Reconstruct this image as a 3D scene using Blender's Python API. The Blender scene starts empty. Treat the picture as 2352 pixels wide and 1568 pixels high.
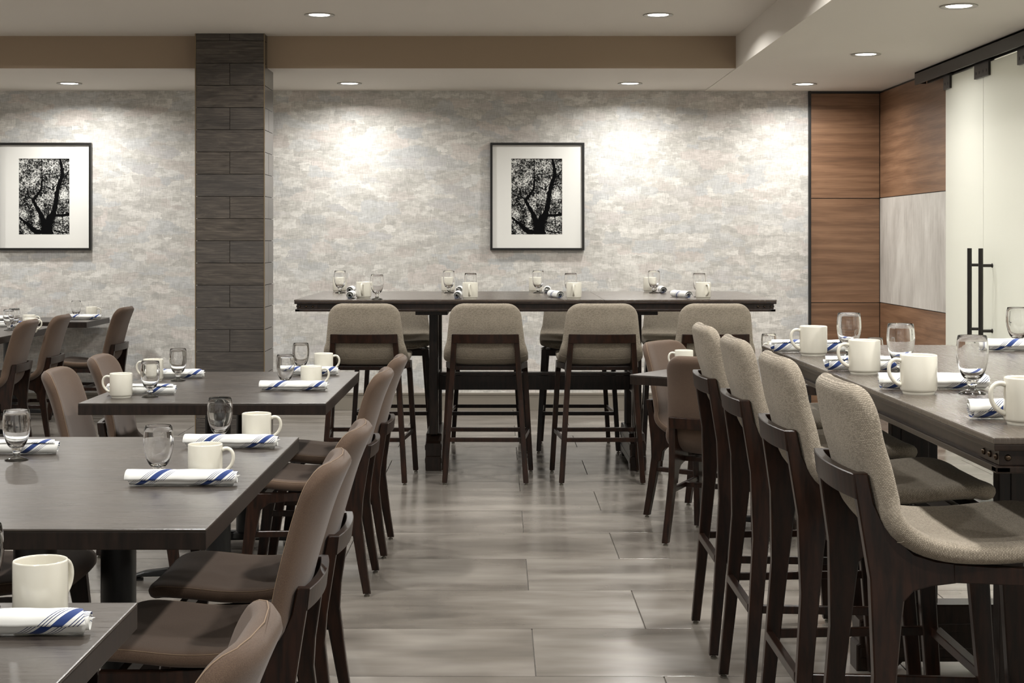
import bpy, bmesh, math, random
from mathutils import Vector, Matrix

S = bpy.context.scene
COL = S.collection
R = math.radians
random.seed(7)

# ------------------------------------------------------------------ camera, world, exposure
cam_d = bpy.data.cameras.new('camera'); cam = bpy.data.objects.new('camera', cam_d)
COL.objects.link(cam); S.camera = cam
cam.location = (0, 0, 1.40); cam.rotation_euler = (R(90), 0, 0)
cam_d.sensor_width = 36; cam_d.lens = 3520/2352*36
cam_d.shift_x = 31/2352; cam_d.shift_y = -234/2352
cam_d.clip_start = 0.05; cam_d.clip_end = 60
W = bpy.data.worlds.new('world'); S.world = W; W.use_nodes = True
W.node_tree.nodes['Background'].inputs[0].default_value = (0.95, 0.93, 0.88, 1)
W.node_tree.nodes['Background'].inputs[1].default_value = 0.35
S.view_settings.view_transform = 'Standard'; S.view_settings.look = 'None'
S.view_settings.exposure = 0.98; S.view_settings.gamma = 1.0
S.view_settings.use_curve_mapping = False
LAMP_W = 17.0          # watts of each ceiling downlight
LAMP_COL = (1.0, 0.985, 0.95)

# ------------------------------------------------------------------ material helpers
def lin(c):
    c = [x/255 for x in c]
    return tuple(x/12.92 if x <= .04045 else ((x+.055)/1.055)**2.4 for x in c) + (1,)

class NT:
    def __init__(s, name):
        s.m = bpy.data.materials.new(name); s.m.use_nodes = True
        s.t = s.m.node_tree; s.b = s.t.nodes['Principled BSDF']; s.out = s.t.nodes['Material Output']
    def n(s, typ, ins=None, **kw):
        nd = s.t.nodes.new('ShaderNode'+typ)
        for k, v in kw.items(): setattr(nd, k, v)
        for k, v in (ins or {}).items():
            if isinstance(v, bpy.types.NodeSocket): s.t.links.new(v, nd.inputs[k])
            else: nd.inputs[k].default_value = v
        return nd
    def link(s, a, b): s.t.links.new(a, b)
    def set(s, **kw):
        for k, v in kw.items():
            k = k.replace('_', ' ')
            if isinstance(v, bpy.types.NodeSocket): s.t.links.new(v, s.b.inputs[k])
            else: s.b.inputs[k].default_value = v
        return s
    def coords(s, scale=(1, 1, 1), kind='Object', loc=None, rot=(0, 0, 0)):
        tc = s.n('TexCoord'); mp = s.n('Mapping', {'Vector': tc.outputs[kind], 'Scale': scale, 'Rotation': rot})
        if loc is not None: s.link(loc, mp.inputs['Location'])
        return mp.outputs[0]
    def noise(s, vec, scale=5, detail=4, rough=.5, dist=0):
        return s.n('TexNoise', {'Vector': vec, 'Scale': scale, 'Detail': detail, 'Roughness': rough, 'Distortion': dist}).outputs[0]
    def ramp(s, fac, stops, interp='LINEAR'):
        r = s.n('ValToRGB', {'Fac': fac}); r.color_ramp.interpolation = interp
        el = r.color_ramp.elements
        while len(el) > len(stops): el.remove(el[-1])
        while len(el) < len(stops): el.new(0.5)
        for e, (p, c) in zip(el, stops): e.position = p; e.color = c
        return r.outputs[0]
    def mix(s, fac, a, b, mode='MIX'):
        m = s.n('Mix', data_type='RGBA', blend_type=mode)
        for i, v in ((0, fac), (6, a), (7, b)):
            if isinstance(v, bpy.types.NodeSocket): s.link(v, m.inputs[i])
            else: m.inputs[i].default_value = v
        return m.outputs[2]
    def math(s, op, a, b=0.0, c=None):
        m = s.n('Math', operation=op)
        for i, v in enumerate((a, b) if c is None else (a, b, c)):
            if isinstance(v, bpy.types.NodeSocket): s.link(v, m.inputs[i])
            else: m.inputs[i].default_value = v
        return m.outputs[0]
    def bump(s, h, strength=.2, dist=.002):
        s.link(s.n('Bump', {'Height': h, 'Strength': strength, 'Distance': dist}).outputs[0], s.b.inputs['Normal'])

def g3(v): return (v, v, v, 1)
def plain(name, rgb, rough=.5, metal=0, **kw):
    t = NT(name); t.set(Base_Color=lin(rgb), Roughness=rough, Metallic=metal, **kw); return t.m

def randloc(t, k=37.0):
    oi = t.n('ObjectInfo'); v = t.n('CombineXYZ')
    a = t.math('MULTIPLY', oi.outputs['Random'], k); b = t.math('MULTIPLY', oi.outputs['Random'], k*2.3)
    t.link(a, v.inputs[0]); t.link(b, v.inputs[1]); t.link(t.math('MULTIPLY', oi.outputs['Random'], k*3.1), v.inputs[2])
    return v.outputs[0], oi.outputs['Random']

def mat_wallpaper():
    t = NT('woven_wallpaper')
    oc = t.coords((1, 1, 1))
    wn = t.n('TexNoise', {'Vector': t.coords((1, 1, 1)), 'Scale': 26.0, 'Detail': 5.0, 'Roughness': .7}).outputs[1]
    wv3 = t.n('VectorMath', {0: wn, 1: (.5, .5, .5)}, operation='SUBTRACT').outputs[0]
    def blocks(sx, sz, amp, seed):
        sc = t.n('VectorMath', {0: wv3, 1: (amp, 0, amp*.6)}, operation='MULTIPLY').outputs[0]
        p = t.n('VectorMath', {0: oc, 1: sc}, operation='ADD').outputs[0]
        m = t.n('Mapping', {'Vector': p, 'Scale': (sx, .001, sz), 'Location': (seed, 0, seed*1.7)}).outputs[0]
        v = t.n('TexVoronoi', {'Vector': m, 'Scale': 1.0, 'Randomness': .9}, distance='CHEBYCHEV')
        return t.n('SeparateColor', {0: v.outputs['Color']})
    b1 = blocks(5.2, 13, .12, 3.1); b2 = blocks(12, 27, .07, 8.7)
    big = t.noise(t.coords((1.4, 1, 2.4)), 2.0, 4, .55, .2)
    mid = t.noise(t.coords((8, 1, 17)), 2.2, 6, .72, .1)
    wh = t.noise(t.coords((9, 1, 230)), 2.0, 3, .6)
    wv = t.noise(t.coords((230, 1, 9)), 2.0, 3, .6)
    k = t.math('ADD', t.math('MULTIPLY', b1.outputs[0], .20), t.math('MULTIPLY', b2.outputs[0], .24))
    k = t.math('ADD', k, t.math('ADD', t.math('MULTIPLY', big, .28), t.math('MULTIPLY', mid, .62)))
    base = t.ramp(k, [(.46, lin((178, 175, 170))), (.60, lin((196, 193, 187))), (.72, lin((212, 209, 203))), (.86, lin((230, 227, 221)))])
    base = t.mix(t.ramp(b1.outputs[1], [(.62, g3(0)), (.9, g3(.55))]), base, lin((205, 193, 187)))
    base = t.mix(t.ramp(b1.outputs[2], [(.62, g3(0)), (.9, g3(.55))]), base, lin((184, 188, 192)))
    base = t.mix(t.ramp(b2.outputs[1], [(.6, g3(0)), (.95, g3(.4))]), base, lin((180, 178, 170)))
    weave = t.mix(.5, wh, wv)
    base = t.mix(t.ramp(weave, [(.36, g3(.55)), (.52, g3(0))]), base, lin((132, 128, 122)))
    base = t.mix(t.ramp(weave, [(.52, g3(0)), (.66, g3(.5))]), base, lin((240, 236, 230)))
    t.set(Base_Color=base, Roughness=.62); t.bump(weave, .2, .0012)
    return t.m

def mat_stone_paper():
    t = NT('cement_look_panel')
    a = t.noise(t.coords((1, 1.2, .6)), 2.5, 7, .62, .4); b = t.noise(t.coords((60, 60, 3)), 1, 3, .6)
    t.set(Base_Color=t.ramp(t.mix(.35, a, b), [(.35, lin((158, 152, 145))), (.5, lin((186, 181, 174))), (.65, lin((206, 202, 195)))]), Roughness=.6)
    return t.m

def mat_walnut():
    t = NT('walnut_veneer'); loc, rnd = randloc(t)
    v = t.coords((.55, .55, 6.5), loc=loc)
    w = t.noise(v, 2.1, 8, .62, 1.1); f = t.noise(t.coords((2.0, 2.0, 110), loc=loc), 1.6, 4, .6)
    wv = t.n('TexWave', {'Vector': v, 'Scale': .55, 'Distortion': 9.0, 'Detail': 5.0, 'Detail Scale': 1.2}, bands_direction='Z').outputs[1]
    k = t.mix(.40, t.mix(.15, w, wv), f)
    c = t.ramp(k, [(.30, lin((92, 68, 51))), (.45, lin((114, 84, 62))), (.55, lin((130, 98, 74))), (.72, lin((148, 115, 88)))])
    t.set(Base_Color=c, Roughness=.38); t.bump(k, .05, .001); return t.m

def mat_plank(name, cols, rough=.24):
    t = NT(name); loc, rnd = randloc(t)
    v = t.coords((1.6, 1.6, 9), loc=loc)
    a = t.noise(v, 2.4, 8, .62, 1.6)
    f = t.noise(t.coords((4, 4, 130), loc=loc), 1.3, 4, .6)
    k = t.n('TexVoronoi', {'Vector': t.coords((5, 5, 8), loc=loc), 'Scale': 1.0}).outputs[0]
    knot = t.ramp(k, [(.03, g3(.75)), (.16, g3(0))])
    c = t.ramp(t.mix(.5, a, f), [(.34, lin(cols[0])), (.5, lin(cols[1])), (.66, lin(cols[2]))])
    c = t.mix(knot, c, lin(cols[0]))
    c = t.mix(t.ramp(rnd, [(0, g3(0)), (1, g3(.35))]), c, lin(cols[3]))
    t.set(Base_Color=c, Roughness=rough); t.bump(f, .06, .0006); return t.m

def mat_floor_tile():
    t = NT('porcelain_floor_tile'); loc, rnd = randloc(t)
    a = t.noise(t.coords((1.0, 2.9, 1), loc=loc), 1.8, 3, .45, .0)
    b = t.noise(t.coords((2.2, 30, 1), loc=loc), 1.6, 5, .55)
    k = t.mix(.06, a, b)
    c = t.ramp(k, [(.30, lin((90, 85, 79))), (.45, lin((108, 102, 95))), (.57, lin((122, 116, 109))), (.74, lin((140, 134, 126)))])
    c = t.mix(t.ramp(rnd, [(0, g3(0)), (1, g3(.30))]), c, lin((106, 100, 94)))
    r = t.ramp(a, [(.3, g3(.17)), (.7, g3(.27))])
    t.set(Base_Color=c, Roughness=r, IOR=1.5); t.bump(b, .02, .0006); return t.m

def mat_fabric(name, dark, light, scale, bump, fuzz=.3):
    t = NT(name)
    tc = t.coords((1, 1, 1))
    big = t.noise(tc, 9, 3, .5)
    if scale < 600:      # coarse basket weave: two crossed waves over the cushion's own unwrap
        uv = t.n('TexCoord').outputs['UV']
        wob = t.n('TexNoise', {'Vector': t.coords((1, 1, 1)), 'Scale': 90.0, 'Detail': 2.0}).outputs[1]
        wob = t.n('VectorMath', {0: t.n('VectorMath', {0: wob, 1: (.5, .5, .5)}, operation='SUBTRACT').outputs[0], 1: (.004, .004, 0)}, operation='MULTIPLY').outputs[0]
        uvd = t.n('VectorMath', {0: uv, 1: wob}, operation='ADD').outputs[0]
        br = t.n('TexBrick', {'Vector': uvd, 'Color1': g3(.55), 'Color2': g3(1), 'Mortar': g3(.22), 'Scale': 1.0, 'Mortar Size': .0009, 'Mortar Smooth': 1.0, 'Bias': 0.0, 'Brick Width': .0058, 'Row Height': .0032})
        k = t.mix(.25, br.outputs[0], t.noise(tc, 500, 2, .6))
    else:
        k = t.noise(tc, scale, 3, .7)
    c = t.ramp(k, [(.25, lin(dark)), (.75, lin(light))])
    c = t.mix(t.ramp(big, [(.4, g3(0)), (.7, g3(.22))]), c, lin(light))
    t.set(Base_Color=c, Roughness=.92, Sheen_Weight=fuzz, Sheen_Roughness=.5)
    t.b.inputs['Specular IOR Level'].default_value = .15
    t.bump(k, bump, .0015); return t.m

def mat_dark_wood(name, a, b, rough=.34, coat=.25):
    t = NT(name)
    n1 = t.noise(t.coords((14, 14, 2.0)), 4, 5, .6, .4)
    t.set(Base_Color=t.ramp(n1, [(.35, lin(a)), (.65, lin(b))]), Roughness=rough, Coat_Weight=coat, Coat_Roughness=.25)
    t.b.inputs['Specular IOR Level'].default_value = .28
    t.bump(n1, .04, .001); return t.m

def mat_table(name, rot, cols, rough=.30):
    t = NT(name)
    v = t.coords((3.0, 60, 3), rot=(0, 0, rot))
    f = t.noise(v, 3.2, 5, .6, .4)
    b = t.noise(t.coords((1.2, 5, 1), rot=(0, 0, rot)), 1.8, 5, .55, .6)
    c = t.ramp(t.mix(.5, f, b), [(.36, lin(cols[0])), (.62, lin(cols[1]))])
    t.set(Base_Color=c, Roughness=t.ramp(f, [(.3, g3(rough-.04)), (.7, g3(rough+.12))]), Coat_Weight=.28, Coat_Roughness=.24)
    t.bump(f, .03, .0003); return t.m

def mat_napkin():
    t = NT('striped_linen'); tc = t.n('TexCoord'); sp = t.n('SeparateXYZ', {0: tc.outputs['UV']})
    oi = t.n('ObjectInfo')
    k = t.math('ADD', sp.outputs[0], t.math('MULTIPLY', sp.outputs[1], 1.05))
    k = t.math('ADD', k, t.math('MULTIPLY', oi.outputs['Random'], .05))
    k = t.math('FRACT', k)
    blue = lin((34, 58, 116)); navy = lin((50, 58, 98)); white = lin((226, 226, 222))
    st = [(0, white)]
    for p in (.10, .135, .17): st += [(p, navy), (p+.013, white)]
    st += [(.22, blue), (.335, white)]
    for p in (.385, .42, .455): st += [(p, navy), (p+.013, white)]
    c = t.ramp(k, st, 'CONSTANT')
    n = t.noise(t.coords((1, 1, 1)), 900, 2, .6)
    t.set(Base_Color=c, Roughness=.85, Sheen_Weight=.15); t.bump(n, .12, .0006)
    t.b.inputs['Subsurface Weight'].default_value = .0
    return t.m

def mat_glass():
    t = NT('clear_glass'); t.set(Base_Color=(1, 1, 1, 1), Roughness=.0, IOR=1.47, Transmission_Weight=1.0); return t.m
def mat_glass_foot():
    t = NT('clear_glass_foot')
    tp = t.n('BsdfTransparent', {'Color': (.93, .94, .93, 1)}); gl = t.n('BsdfGlossy', {'Color': (1, 1, 1, 1), 'Roughness': .02})
    fr = t.n('Fresnel', {'IOR': 1.9}); m = t.n('MixShader', {0: fr.outputs[0], 1: tp.outputs[0], 2: gl.outputs[0]})
    t.link(m.outputs[0], t.out.inputs[0]); return t.m

def mat_frosted():
    t = NT('frosted_glass')
    d = t.n('BsdfDiffuse', {'Color': lin((224, 224, 216))}); tr = t.n('BsdfTranslucent', {'Color': lin((238, 238, 230))})
    gl = t.n('BsdfGlossy', {'Color': (1, 1, 1, 1), 'Roughness': .32})
    m1 = t.n('MixShader', {0: .50, 1: d.outputs[0], 2: tr.outputs[0]})
    fr = t.n('Fresnel', {'IOR': 1.45})
    m2 = t.n('MixShader', {0: fr.outputs[0], 1: m1.outputs[0], 2: gl.outputs[0]})
    t.link(m2.outputs[0], t.out.inputs[0]); return t.m

def mat_foliage_print():
    t = NT('tree_photo_print')
    v = t.coords((1, 1, 1))
    a = t.noise(v, 95, 5, .75, .6); b = t.noise(v, 10, 3, .6)
    k = t.math('ADD', t.math('MULTIPLY', a, .75), t.math('MULTIPLY', b, .38))
    c = t.ramp(k, [(.535, lin((14, 14, 15))), (.585, lin((110, 110, 108))), (.64, lin((218, 218, 214)))])
    t.set(Base_Color=c, Roughness=.9); t.b.inputs['Specular IOR Level'].default_value = .05; return t.m

def mat_paint(name, rgb, rough=.85):
    t = NT(name); n = t.noise(t.coords((1, 1, 1)), 420, 2, .5)
    b = t.noise(t.coords((1, 1, 1)), 1.2, 2, .5)
    t.set(Base_Color=t.mix(t.ramp(b, [(.4, g3(0)), (.7, g3(.12))]), lin(rgb), lin([x*.93 for x in rgb])), Roughness=rough)
    t.bump(n, .04, .0005); return t.m

def mat_emit(name, col, s):
    t = NT(name); e = t.n('Emission', {'Color': col, 'Strength': s}); t.link(e.outputs[0], t.out.inputs[0]); return t.m

M = dict(
    wallpaper=mat_wallpaper(), cement=mat_stone_paper(), walnut=mat_walnut(),
    plank=mat_plank('charcoal_wood_look_tile', ((44, 39, 34), (70, 63, 56), (96, 87, 78), (60, 60, 61))),
    tile=mat_floor_tile(), grout=mat_paint('floor_grout', (104, 99, 92)), colgrout=plain('tile_grout_dark', (44, 39, 35), .9),
    ceil=mat_paint('ceiling_paint', (220, 214, 205)), fascia=mat_paint('taupe_fascia_paint', (160, 141, 120)),
    base=mat_paint('taupe_baseboard', (128, 121, 110), .5), black=plain('black_metal_trim', (28, 27, 26), .45),
    railm=plain('dark_bronze_metal', (46, 43, 40), .35, .6), brass=plain('bronze_edge_trim', (128, 112, 88), .35, .8),
    brown=mat_fabric('brown_felt_fabric', (62, 48, 39), (95, 78, 65), 700, .25, .12),
    beige=mat_fabric('greige_basket_weave', (88, 80, 69), (158, 148, 133), 66, .6, .06),
    thread=plain('stitching_thread', (118, 98, 78), .8), thread2=plain('seam_cord', (140, 130, 115), .85),
    wood=mat_dark_wood('espresso_wood', (17, 9, 5), (40, 22, 13), .33, .06),
    glide=plain('nickel_glide', (120, 116, 108), .3, .9),
    table=mat_table('dark_oak_laminate', 0, ((38, 32, 27), (62, 54, 47)), .29), table_edge=mat_dark_wood('dark_oak_edge', (22, 16, 12), (38, 28, 22), .4, .04),
    bar=mat_table('bar_top_wood', 0, ((56, 46, 39), (76, 64, 55)), .2), bar_z=mat_table('bar_top_wood_long', R(90), ((62, 54, 47), (76, 67, 59)), .22),
    baredge=mat_dark_wood('bar_apron_wood', (22, 15, 11), (40, 28, 21), .33, .10),
    iron=plain('black_powder_coat', (20, 20, 21), .42), stud=plain('antique_stud', (70, 58, 46), .3, .85),
    china=plain('ivory_china', (212, 208, 195), .16), glass=mat_glass(), foot_glass=mat_glass_foot(), napkin=mat_napkin(), frost=mat_frosted(),
    frame=plain('black_picture_frame', (24, 23, 21), .35), mat=plain('white_mat_board', (226, 225, 220), .8),
    print=mat_foliage_print(), ink=plain('print_black_ink', (12, 12, 13), .9, 0, Specular_IOR_Level=.05),
    lens=mat_emit('lit_lamp_lens', (1, .97, .9, 1), 9.0), ring=plain('white_lamp_trim', (170, 166, 158), .5),
    plaster=mat_paint('white_plaster', (226, 224, 216)),
)
M['china'].node_tree.nodes['Principled BSDF'].inputs['Coat Weight'].default_value = .4

# ------------------------------------------------------------------ mesh helpers
def add_box(bm, x0, x1, y0, y1, z0, z1, bev=0):
    r = bmesh.ops.create_cube(bm, size=1)
    vs = r['verts']
    for v in vs:
        v.co = Vector((x0+(v.co.x+.5)*(x1-x0), y0+(v.co.y+.5)*(y1-y0), z0+(v.co.z+.5)*(z1-z0)))
    if bev:
        es = list({e for v in vs for e in v.link_edges})
        bmesh.ops.bevel(bm, geom=es, offset=bev, segments=2, profile=.6, affect='EDGES')

def add_prism(bm, poly, f0, f1, bev=0):
    """poly: list of 2D points; f0, f1: functions (a, b) -> Vector for the two faces"""
    A = [bm.verts.new(f0(a, b)) for a, b in poly]; B = [bm.verts.new(f1(a, b)) for a, b in poly]
    fs = [bm.faces.new(A), bm.faces.new(B[::-1])]; n = len(poly)
    for i in range(n): fs.append(bm.faces.new((A[i], B[i], B[(i+1) % n], A[(i+1) % n])))
    bmesh.ops.recalc_face_normals(bm, faces=fs)
    if bev:
        es = list({e for f in fs[:2] for e in f.edges})
        bmesh.ops.bevel(bm, geom=es, offset=bev, segments=1, affect='EDGES')

def add_tube(bm, pts, rad, n=8, closed=False, sx=1.0, cap=True):
    pts = [Vector(p) for p in pts]; rings = []; L = len(pts)
    up = None
    for i, p in enumerate(pts):
        a = pts[i-1] if (i or closed) else pts[0]; b = pts[(i+1) % L] if (i < L-1 or closed) else pts[-1]
        t = (b-a).normalized()
        if up is None: up = Vector((0, 0, 1)) if abs(t.z) < .9 else Vector((0, 1, 0))
        s = t.cross(up).normalized(); up = s.cross(t).normalized()
        r = rad[i] if isinstance(rad, (list, tuple)) else rad
        rings.append([bm.verts.new(p + s*math.cos(2*math.pi*k/n)*r*sx + up*math.sin(2*math.pi*k/n)*r) for k in range(n)])
    for i in range(L if closed else L-1):
        A, B = rings[i], rings[(i+1) % L]
        for k in range(n): bm.faces.new((A[k], A[(k+1) % n], B[(k+1) % n], B[k]))
    if not closed and cap: bm.faces.new(rings[0][::-1]); bm.faces.new(rings[-1])

def add_lathe(bm, prof, n=32, off=(0, 0, 0), axis='z'):
    rings = []
    for r, z in prof:
        if r < 1e-6: rings.append([bm.verts.new(Vector((0, 0, z))+Vector(off))])
        else: rings.append([bm.verts.new(Vector((r*math.cos(2*math.pi*k/n), r*math.sin(2*math.pi*k/n), z))+Vector(off)) for k in range(n)])
    for A, B in zip(rings, rings[1:]):
        for k in range(n):
            if len(A) == 1 and len(B) == 1: continue
            if len(A) == 1: bm.faces.new((A[0], B[(k+1) % n], B[k]))
            elif len(B) == 1: bm.faces.new((A[k], A[(k+1) % n], B[0]))
            else: bm.faces.new((A[k], A[(k+1) % n], B[(k+1) % n], B[k]))

def obj(name, bm, mat, parent=None, smooth=False, angle=None):
    me = bpy.data.meshes.new(name)
    bmesh.ops.recalc_face_normals(bm, faces=bm.faces)
    bm.to_mesh(me); bm.free()
    me.materials.append(M[mat] if isinstance(mat, str) else mat)
    if smooth:
        for p in me.polygons: p.use_smooth = True
        if angle: me.set_sharp_from_angle(angle=R(angle))
    o = bpy.data.objects.new(name, me); COL.objects.link(o)
    if parent: o.parent = parent
    return o

def BM(*boxes, bev=0):
    bm = bmesh.new()
    for b in boxes: add_box(bm, *b, bev=bev)
    return bm

def tag(o, label, cat, group=None):
    o['label'] = label; o['category'] = cat
    if group: o['group'] = group
    return o
def empty(name, loc=(0, 0, 0), rz=0):
    o = bpy.data.objects.new(name, None); COL.objects.link(o); o.location = loc; o.rotation_euler = (0, 0, rz)
    o.empty_display_size = .1; return o
def struct(name, bm, mat, parent=None):
    o = obj(name, bm, mat, parent)
    if not parent: o['kind'] = 'structure'
    return o
def dup(root, loc, rz, label, cat, group):
    def cp(o, par):
        c = o.copy(); COL.objects.link(c); c.parent = par
        for ch in kids.get(o, []): cp(ch, c)
        return c
    kids = {}
    for o in root.children_recursive: kids.setdefault(o.parent, []).append(o)
    r = cp(root, None); r.location = loc; r.rotation_euler = (0, 0, rz)
    return tag(r, label, cat, group)
class Proto:
    """first use moves the original, later uses copy it"""
    def __init__(s, maker): s.maker = maker; s.o = None
    def put(s, loc, rz, label, cat, group):
        if s.o is None:
            s.o = s.maker(); s.o.location = loc; s.o.rotation_euler = (0, 0, rz); return tag(s.o, label, cat, group)
        return dup(s.o, loc, rz, label, cat, group)

# ------------------------------------------------------------------ the setting
HL, HU, HS = 2.618, 2.852, 10.94      # lower ceiling, raised ceiling, soffit face
WY = 12.6; XR = 3.133; XS = 1.694; XL = -6.5; Y0 = -3.0
floor = struct('floor', BM((XL, 7.0, Y0, WY+.3, -.12, -.006)), 'grout')
tl, tw, gp = 1.206, .603, .004
me_tile = None
y = 5.518 - 14*tw; row = 0
proto_tiles = {}
def tile_obj(x0, x1, y0, y1):
    key = (round(x1-x0, 3), round(y1-y0, 3))
    if key not in proto_tiles:
        o = obj('tile', BM((-(x1-x0)/2, (x1-x0)/2, -(y1-y0)/2, (y1-y0)/2, -.008, 0), bev=.0012), 'tile', floor)
        proto_tiles[key] = o
    else:
        o = proto_tiles[key].copy(); COL.objects.link(o)
    o.location = ((x0+x1)/2, (y0+y1)/2, 0)
while y < WY-.01:
    off = .53 if row % 2 == 0 else .12
    y1 = min(y+tw, WY)
    x = off - 6*tl
    while x < XR:
        a, b = max(x, XL), min(x+tl, XR)
        if b-a > .05 and y1 > Y0+.1: tile_obj(a+gp/2, b-gp/2, max(y, Y0)+gp/2, y1-gp/2)
        x += tl
    y += tw; row += 1

wb = struct('wall_back', BM((XL, 2.545, WY, WY+.15, 0, HU)), 'wallpaper')
ob = BM((XL, 2.545, WY-.014, WY, .0, .125), bev=.002); add_box(ob, XL, 2.545, WY-.020, WY, .125, .142, bev=.002)
struct('baseboard_back', ob, 'base')
struct('wall_left', BM((XL-.15, XL, Y0, WY+.15, 0, HU)), 'wallpaper')
struct('baseboard_left', BM((XL, XL+.014, Y0, WY-.02, 0, .14)), 'base')

# ceilings
struct('ceiling', BM((XL-.15, XS, Y0, HS+.02, HU, HU+.1)), 'ceil')
struct('trim_1', BM((XL-.15, XS+.0, HS+.02, WY+.15, HL+.005, HU+.1)), 'ceil')['label'] = 'lower ceiling band along the back wall'
struct('trim_2', BM((XL-.15, XS, HS, HS+.02, HL+.005, HU+.0)), 'fascia')['label'] = 'taupe fascia of the dropped ceiling facing the room'
struct('trim_3', BM((XS, 7.0, Y0, WY+.15, HL, HU+.1)), 'ceil')['label'] = 'lower ceiling on the right side'

# wood panelled return at the right end of the back wall
struct('trim_4', BM((2.545, 2.563, WY-.03, WY+.15, 0, HL-.0)), 'black')['label'] = 'black vertical metal edge trim'
wp = struct('wall_panelled', BM((2.563, XR+.15, WY+.002, WY+.15, 0, HL), (2.563, XR, WY-.012, WY+.002, HL-.018, HL)), 'black')
zs = [(.012, .878), (.884, 1.735), (1.741, 2.598)]
for z0, z1 in zs: obj('panel', BM((2.568, XR-.004, WY-.010, WY+.002, z0, z1), bev=.001), 'walnut', wp)
wr = struct('wall_right', BM((XR+.012, XR+.15, 10.6, WY, 0, HL)), 'black')
for (z0, z1), m in zip(zs, ('walnut', 'cement', 'walnut')):
    obj('panel', BM((XR, XR+.012, 10.60, WY-.014, z0+.003, z1+.003), bev=.001), m, wr)
# room behind the frosted doors
struct('wall_beyond', BM((6.0, 6.1, Y0, WY, 0, HL), (XR+.15, 6.1, 10.9, 11.0, 0, HL)), 'plaster')
struct('wall_right_near', BM((XR, XR+.15, Y0, 4.0, 0, HL)), 'plaster')

# tiled column
ca, cb, c0, c1 = -2.136, -1.651, 10.80, 11.235
colm = struct('column', BM((ca+.012, cb-.012, c0+.012, c1-.0, 0, HU)), 'colgrout'); colm['label'] = 'square column clad in charcoal wood-look tiles'
rh = .1565; z = 2.852-.052-rh*18; i = 0
ctile = {}
def cpiece(kind, a, b, z0, z1):
    if z1 > HU: z1 = HU
    if z0 < 0: z0 = 0
    if z1-z0 < .01: return
    key = (kind, round(b-a, 3), round(z1-z0, 3))
    if key not in ctile:
        h = (z1-z0)/2; w = (b-a)/2
        if kind == 'f': bm = BM((-w, w, -.006, .006, -h, h), bev=.0012)
        else: bm = BM((-.006, .006, -w, w, -h, h), bev=.0012)
        o = ctile[key] = obj('tile', bm, 'plank', colm)
    else:
        o = ctile[key].copy(); COL.objects.link(o)
    zc = (z0+z1)/2; m = (a+b)/2
    j = random.uniform(-.0006, .0006)
    o.location = {'f': (m, c0+.006+j, zc), 'r': (cb-.006+j, m, zc), 'l': (ca+.006+j, m, zc), }[kind]
cx = (ca+cb)/2; cy = (c0+c1)/2; g = .0015
while z < HU:
    z0, z1 = z+g, z+rh-g
    full = (i % 2 == 1)
    if z1 > 0:
        if full: cpiece('f', ca+.004, cb-.004, z0, z1)
        else: cpiece('f', ca+.004, cx-g, z0, z1); cpiece('f', cx+g, cb-.004, z0, z1)
        for kd in 'rl':
            if full: cpiece(kd, c0+.004, c1-.002, z0, z1)
            else: cpiece(kd, c0+.004, cy-g, z0, z1); cpiece(kd, cy+g, c1-.002, z0, z1)
    z += rh; i += 1
for xx in (ca, cb):
    obj('edge_trim', BM((xx-.0035, xx+.0035, c0-.001, c0+.006, 0, HU)), 'brass', colm)
# small return behind column to the back wall, between soffit and column (the soffit meets it)

# ------------------------------------------------------------------ frosted doors on the right
GX = 3.085
rail = empty('door_track', (3.03, 11.16, 2.524)); rail['kind'] = 'structure'
rail.name = 'trim_5'; rail['label'] = 'dark bronze overhead track of the glass doors'
o = obj('track', BM((-.0, .012, -7.2, 0, 0, .090), (.0, .072, -7.2, 0, .078, .092), (.058, .07, -7.2, -.12, 0, .09), bev=.001), 'railm', rail)
obj('end_bracket', BM((.012, .058, -.10, -.085, .0, .02)), 'railm', rail)
edges = [10.56, 9.735, 8.915, 8.09, 7.27, 6.45, 5.63, 4.81, 4.0]
def panel_door(n, ya, yb, handle):
    d = empty('door_%d' % n, (GX, (ya+yb)/2, 0)); d['kind'] = 'structure'
    w = (ya-yb)/2-.004
    obj('glass_pane', BM((-.005, .005, -w, w, .012, 2.515), bev=.0015), 'frost', d)
    for s in (-1, 1):
        c = BM((-.020, .020, s*w-(.006 if s < 0 else .14), s*w+(.14 if s < 0 else .006), 2.430, 2.53), bev=.0015)
        c = obj('clamp', c, 'railm', d)
        for q in (.035, .10):
            bm = bmesh.new(); add_lathe(bm, [(0, -.001), (.006, -.001), (.006, .001), (0, .001)], 10)
            for v in bm.verts: v.co = Vector((v.co.z-.0205, v.co.x, v.co.y*1.6))
            bmesh.ops.translate(bm, verts=bm.verts, vec=(0, s*(w-q), 2.465)); obj('screw', bm, 'black', c)
    if handle:
        yh = handle*(w-(.045 if handle < 0 else .175))
        bm = bmesh.new(); add_tube(bm, [(-.078, yh, .72), (-.078, yh, 1.345)], .0145, 16)
        for zz in (.83, 1.238): add_tube(bm, [(-.070, yh, zz), (-.006, yh, zz)], .0095, 12); add_tube(bm, [(-.009, yh, zz), (-.0045, yh, zz)], .014, 12)
        obj('door_handle', bm, 'railm', d, True, 40)
for k in range(8):
    panel_door(k+1, edges[k], edges[k+1], {0: -1, 1: 1}.get(k, 0))

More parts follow.
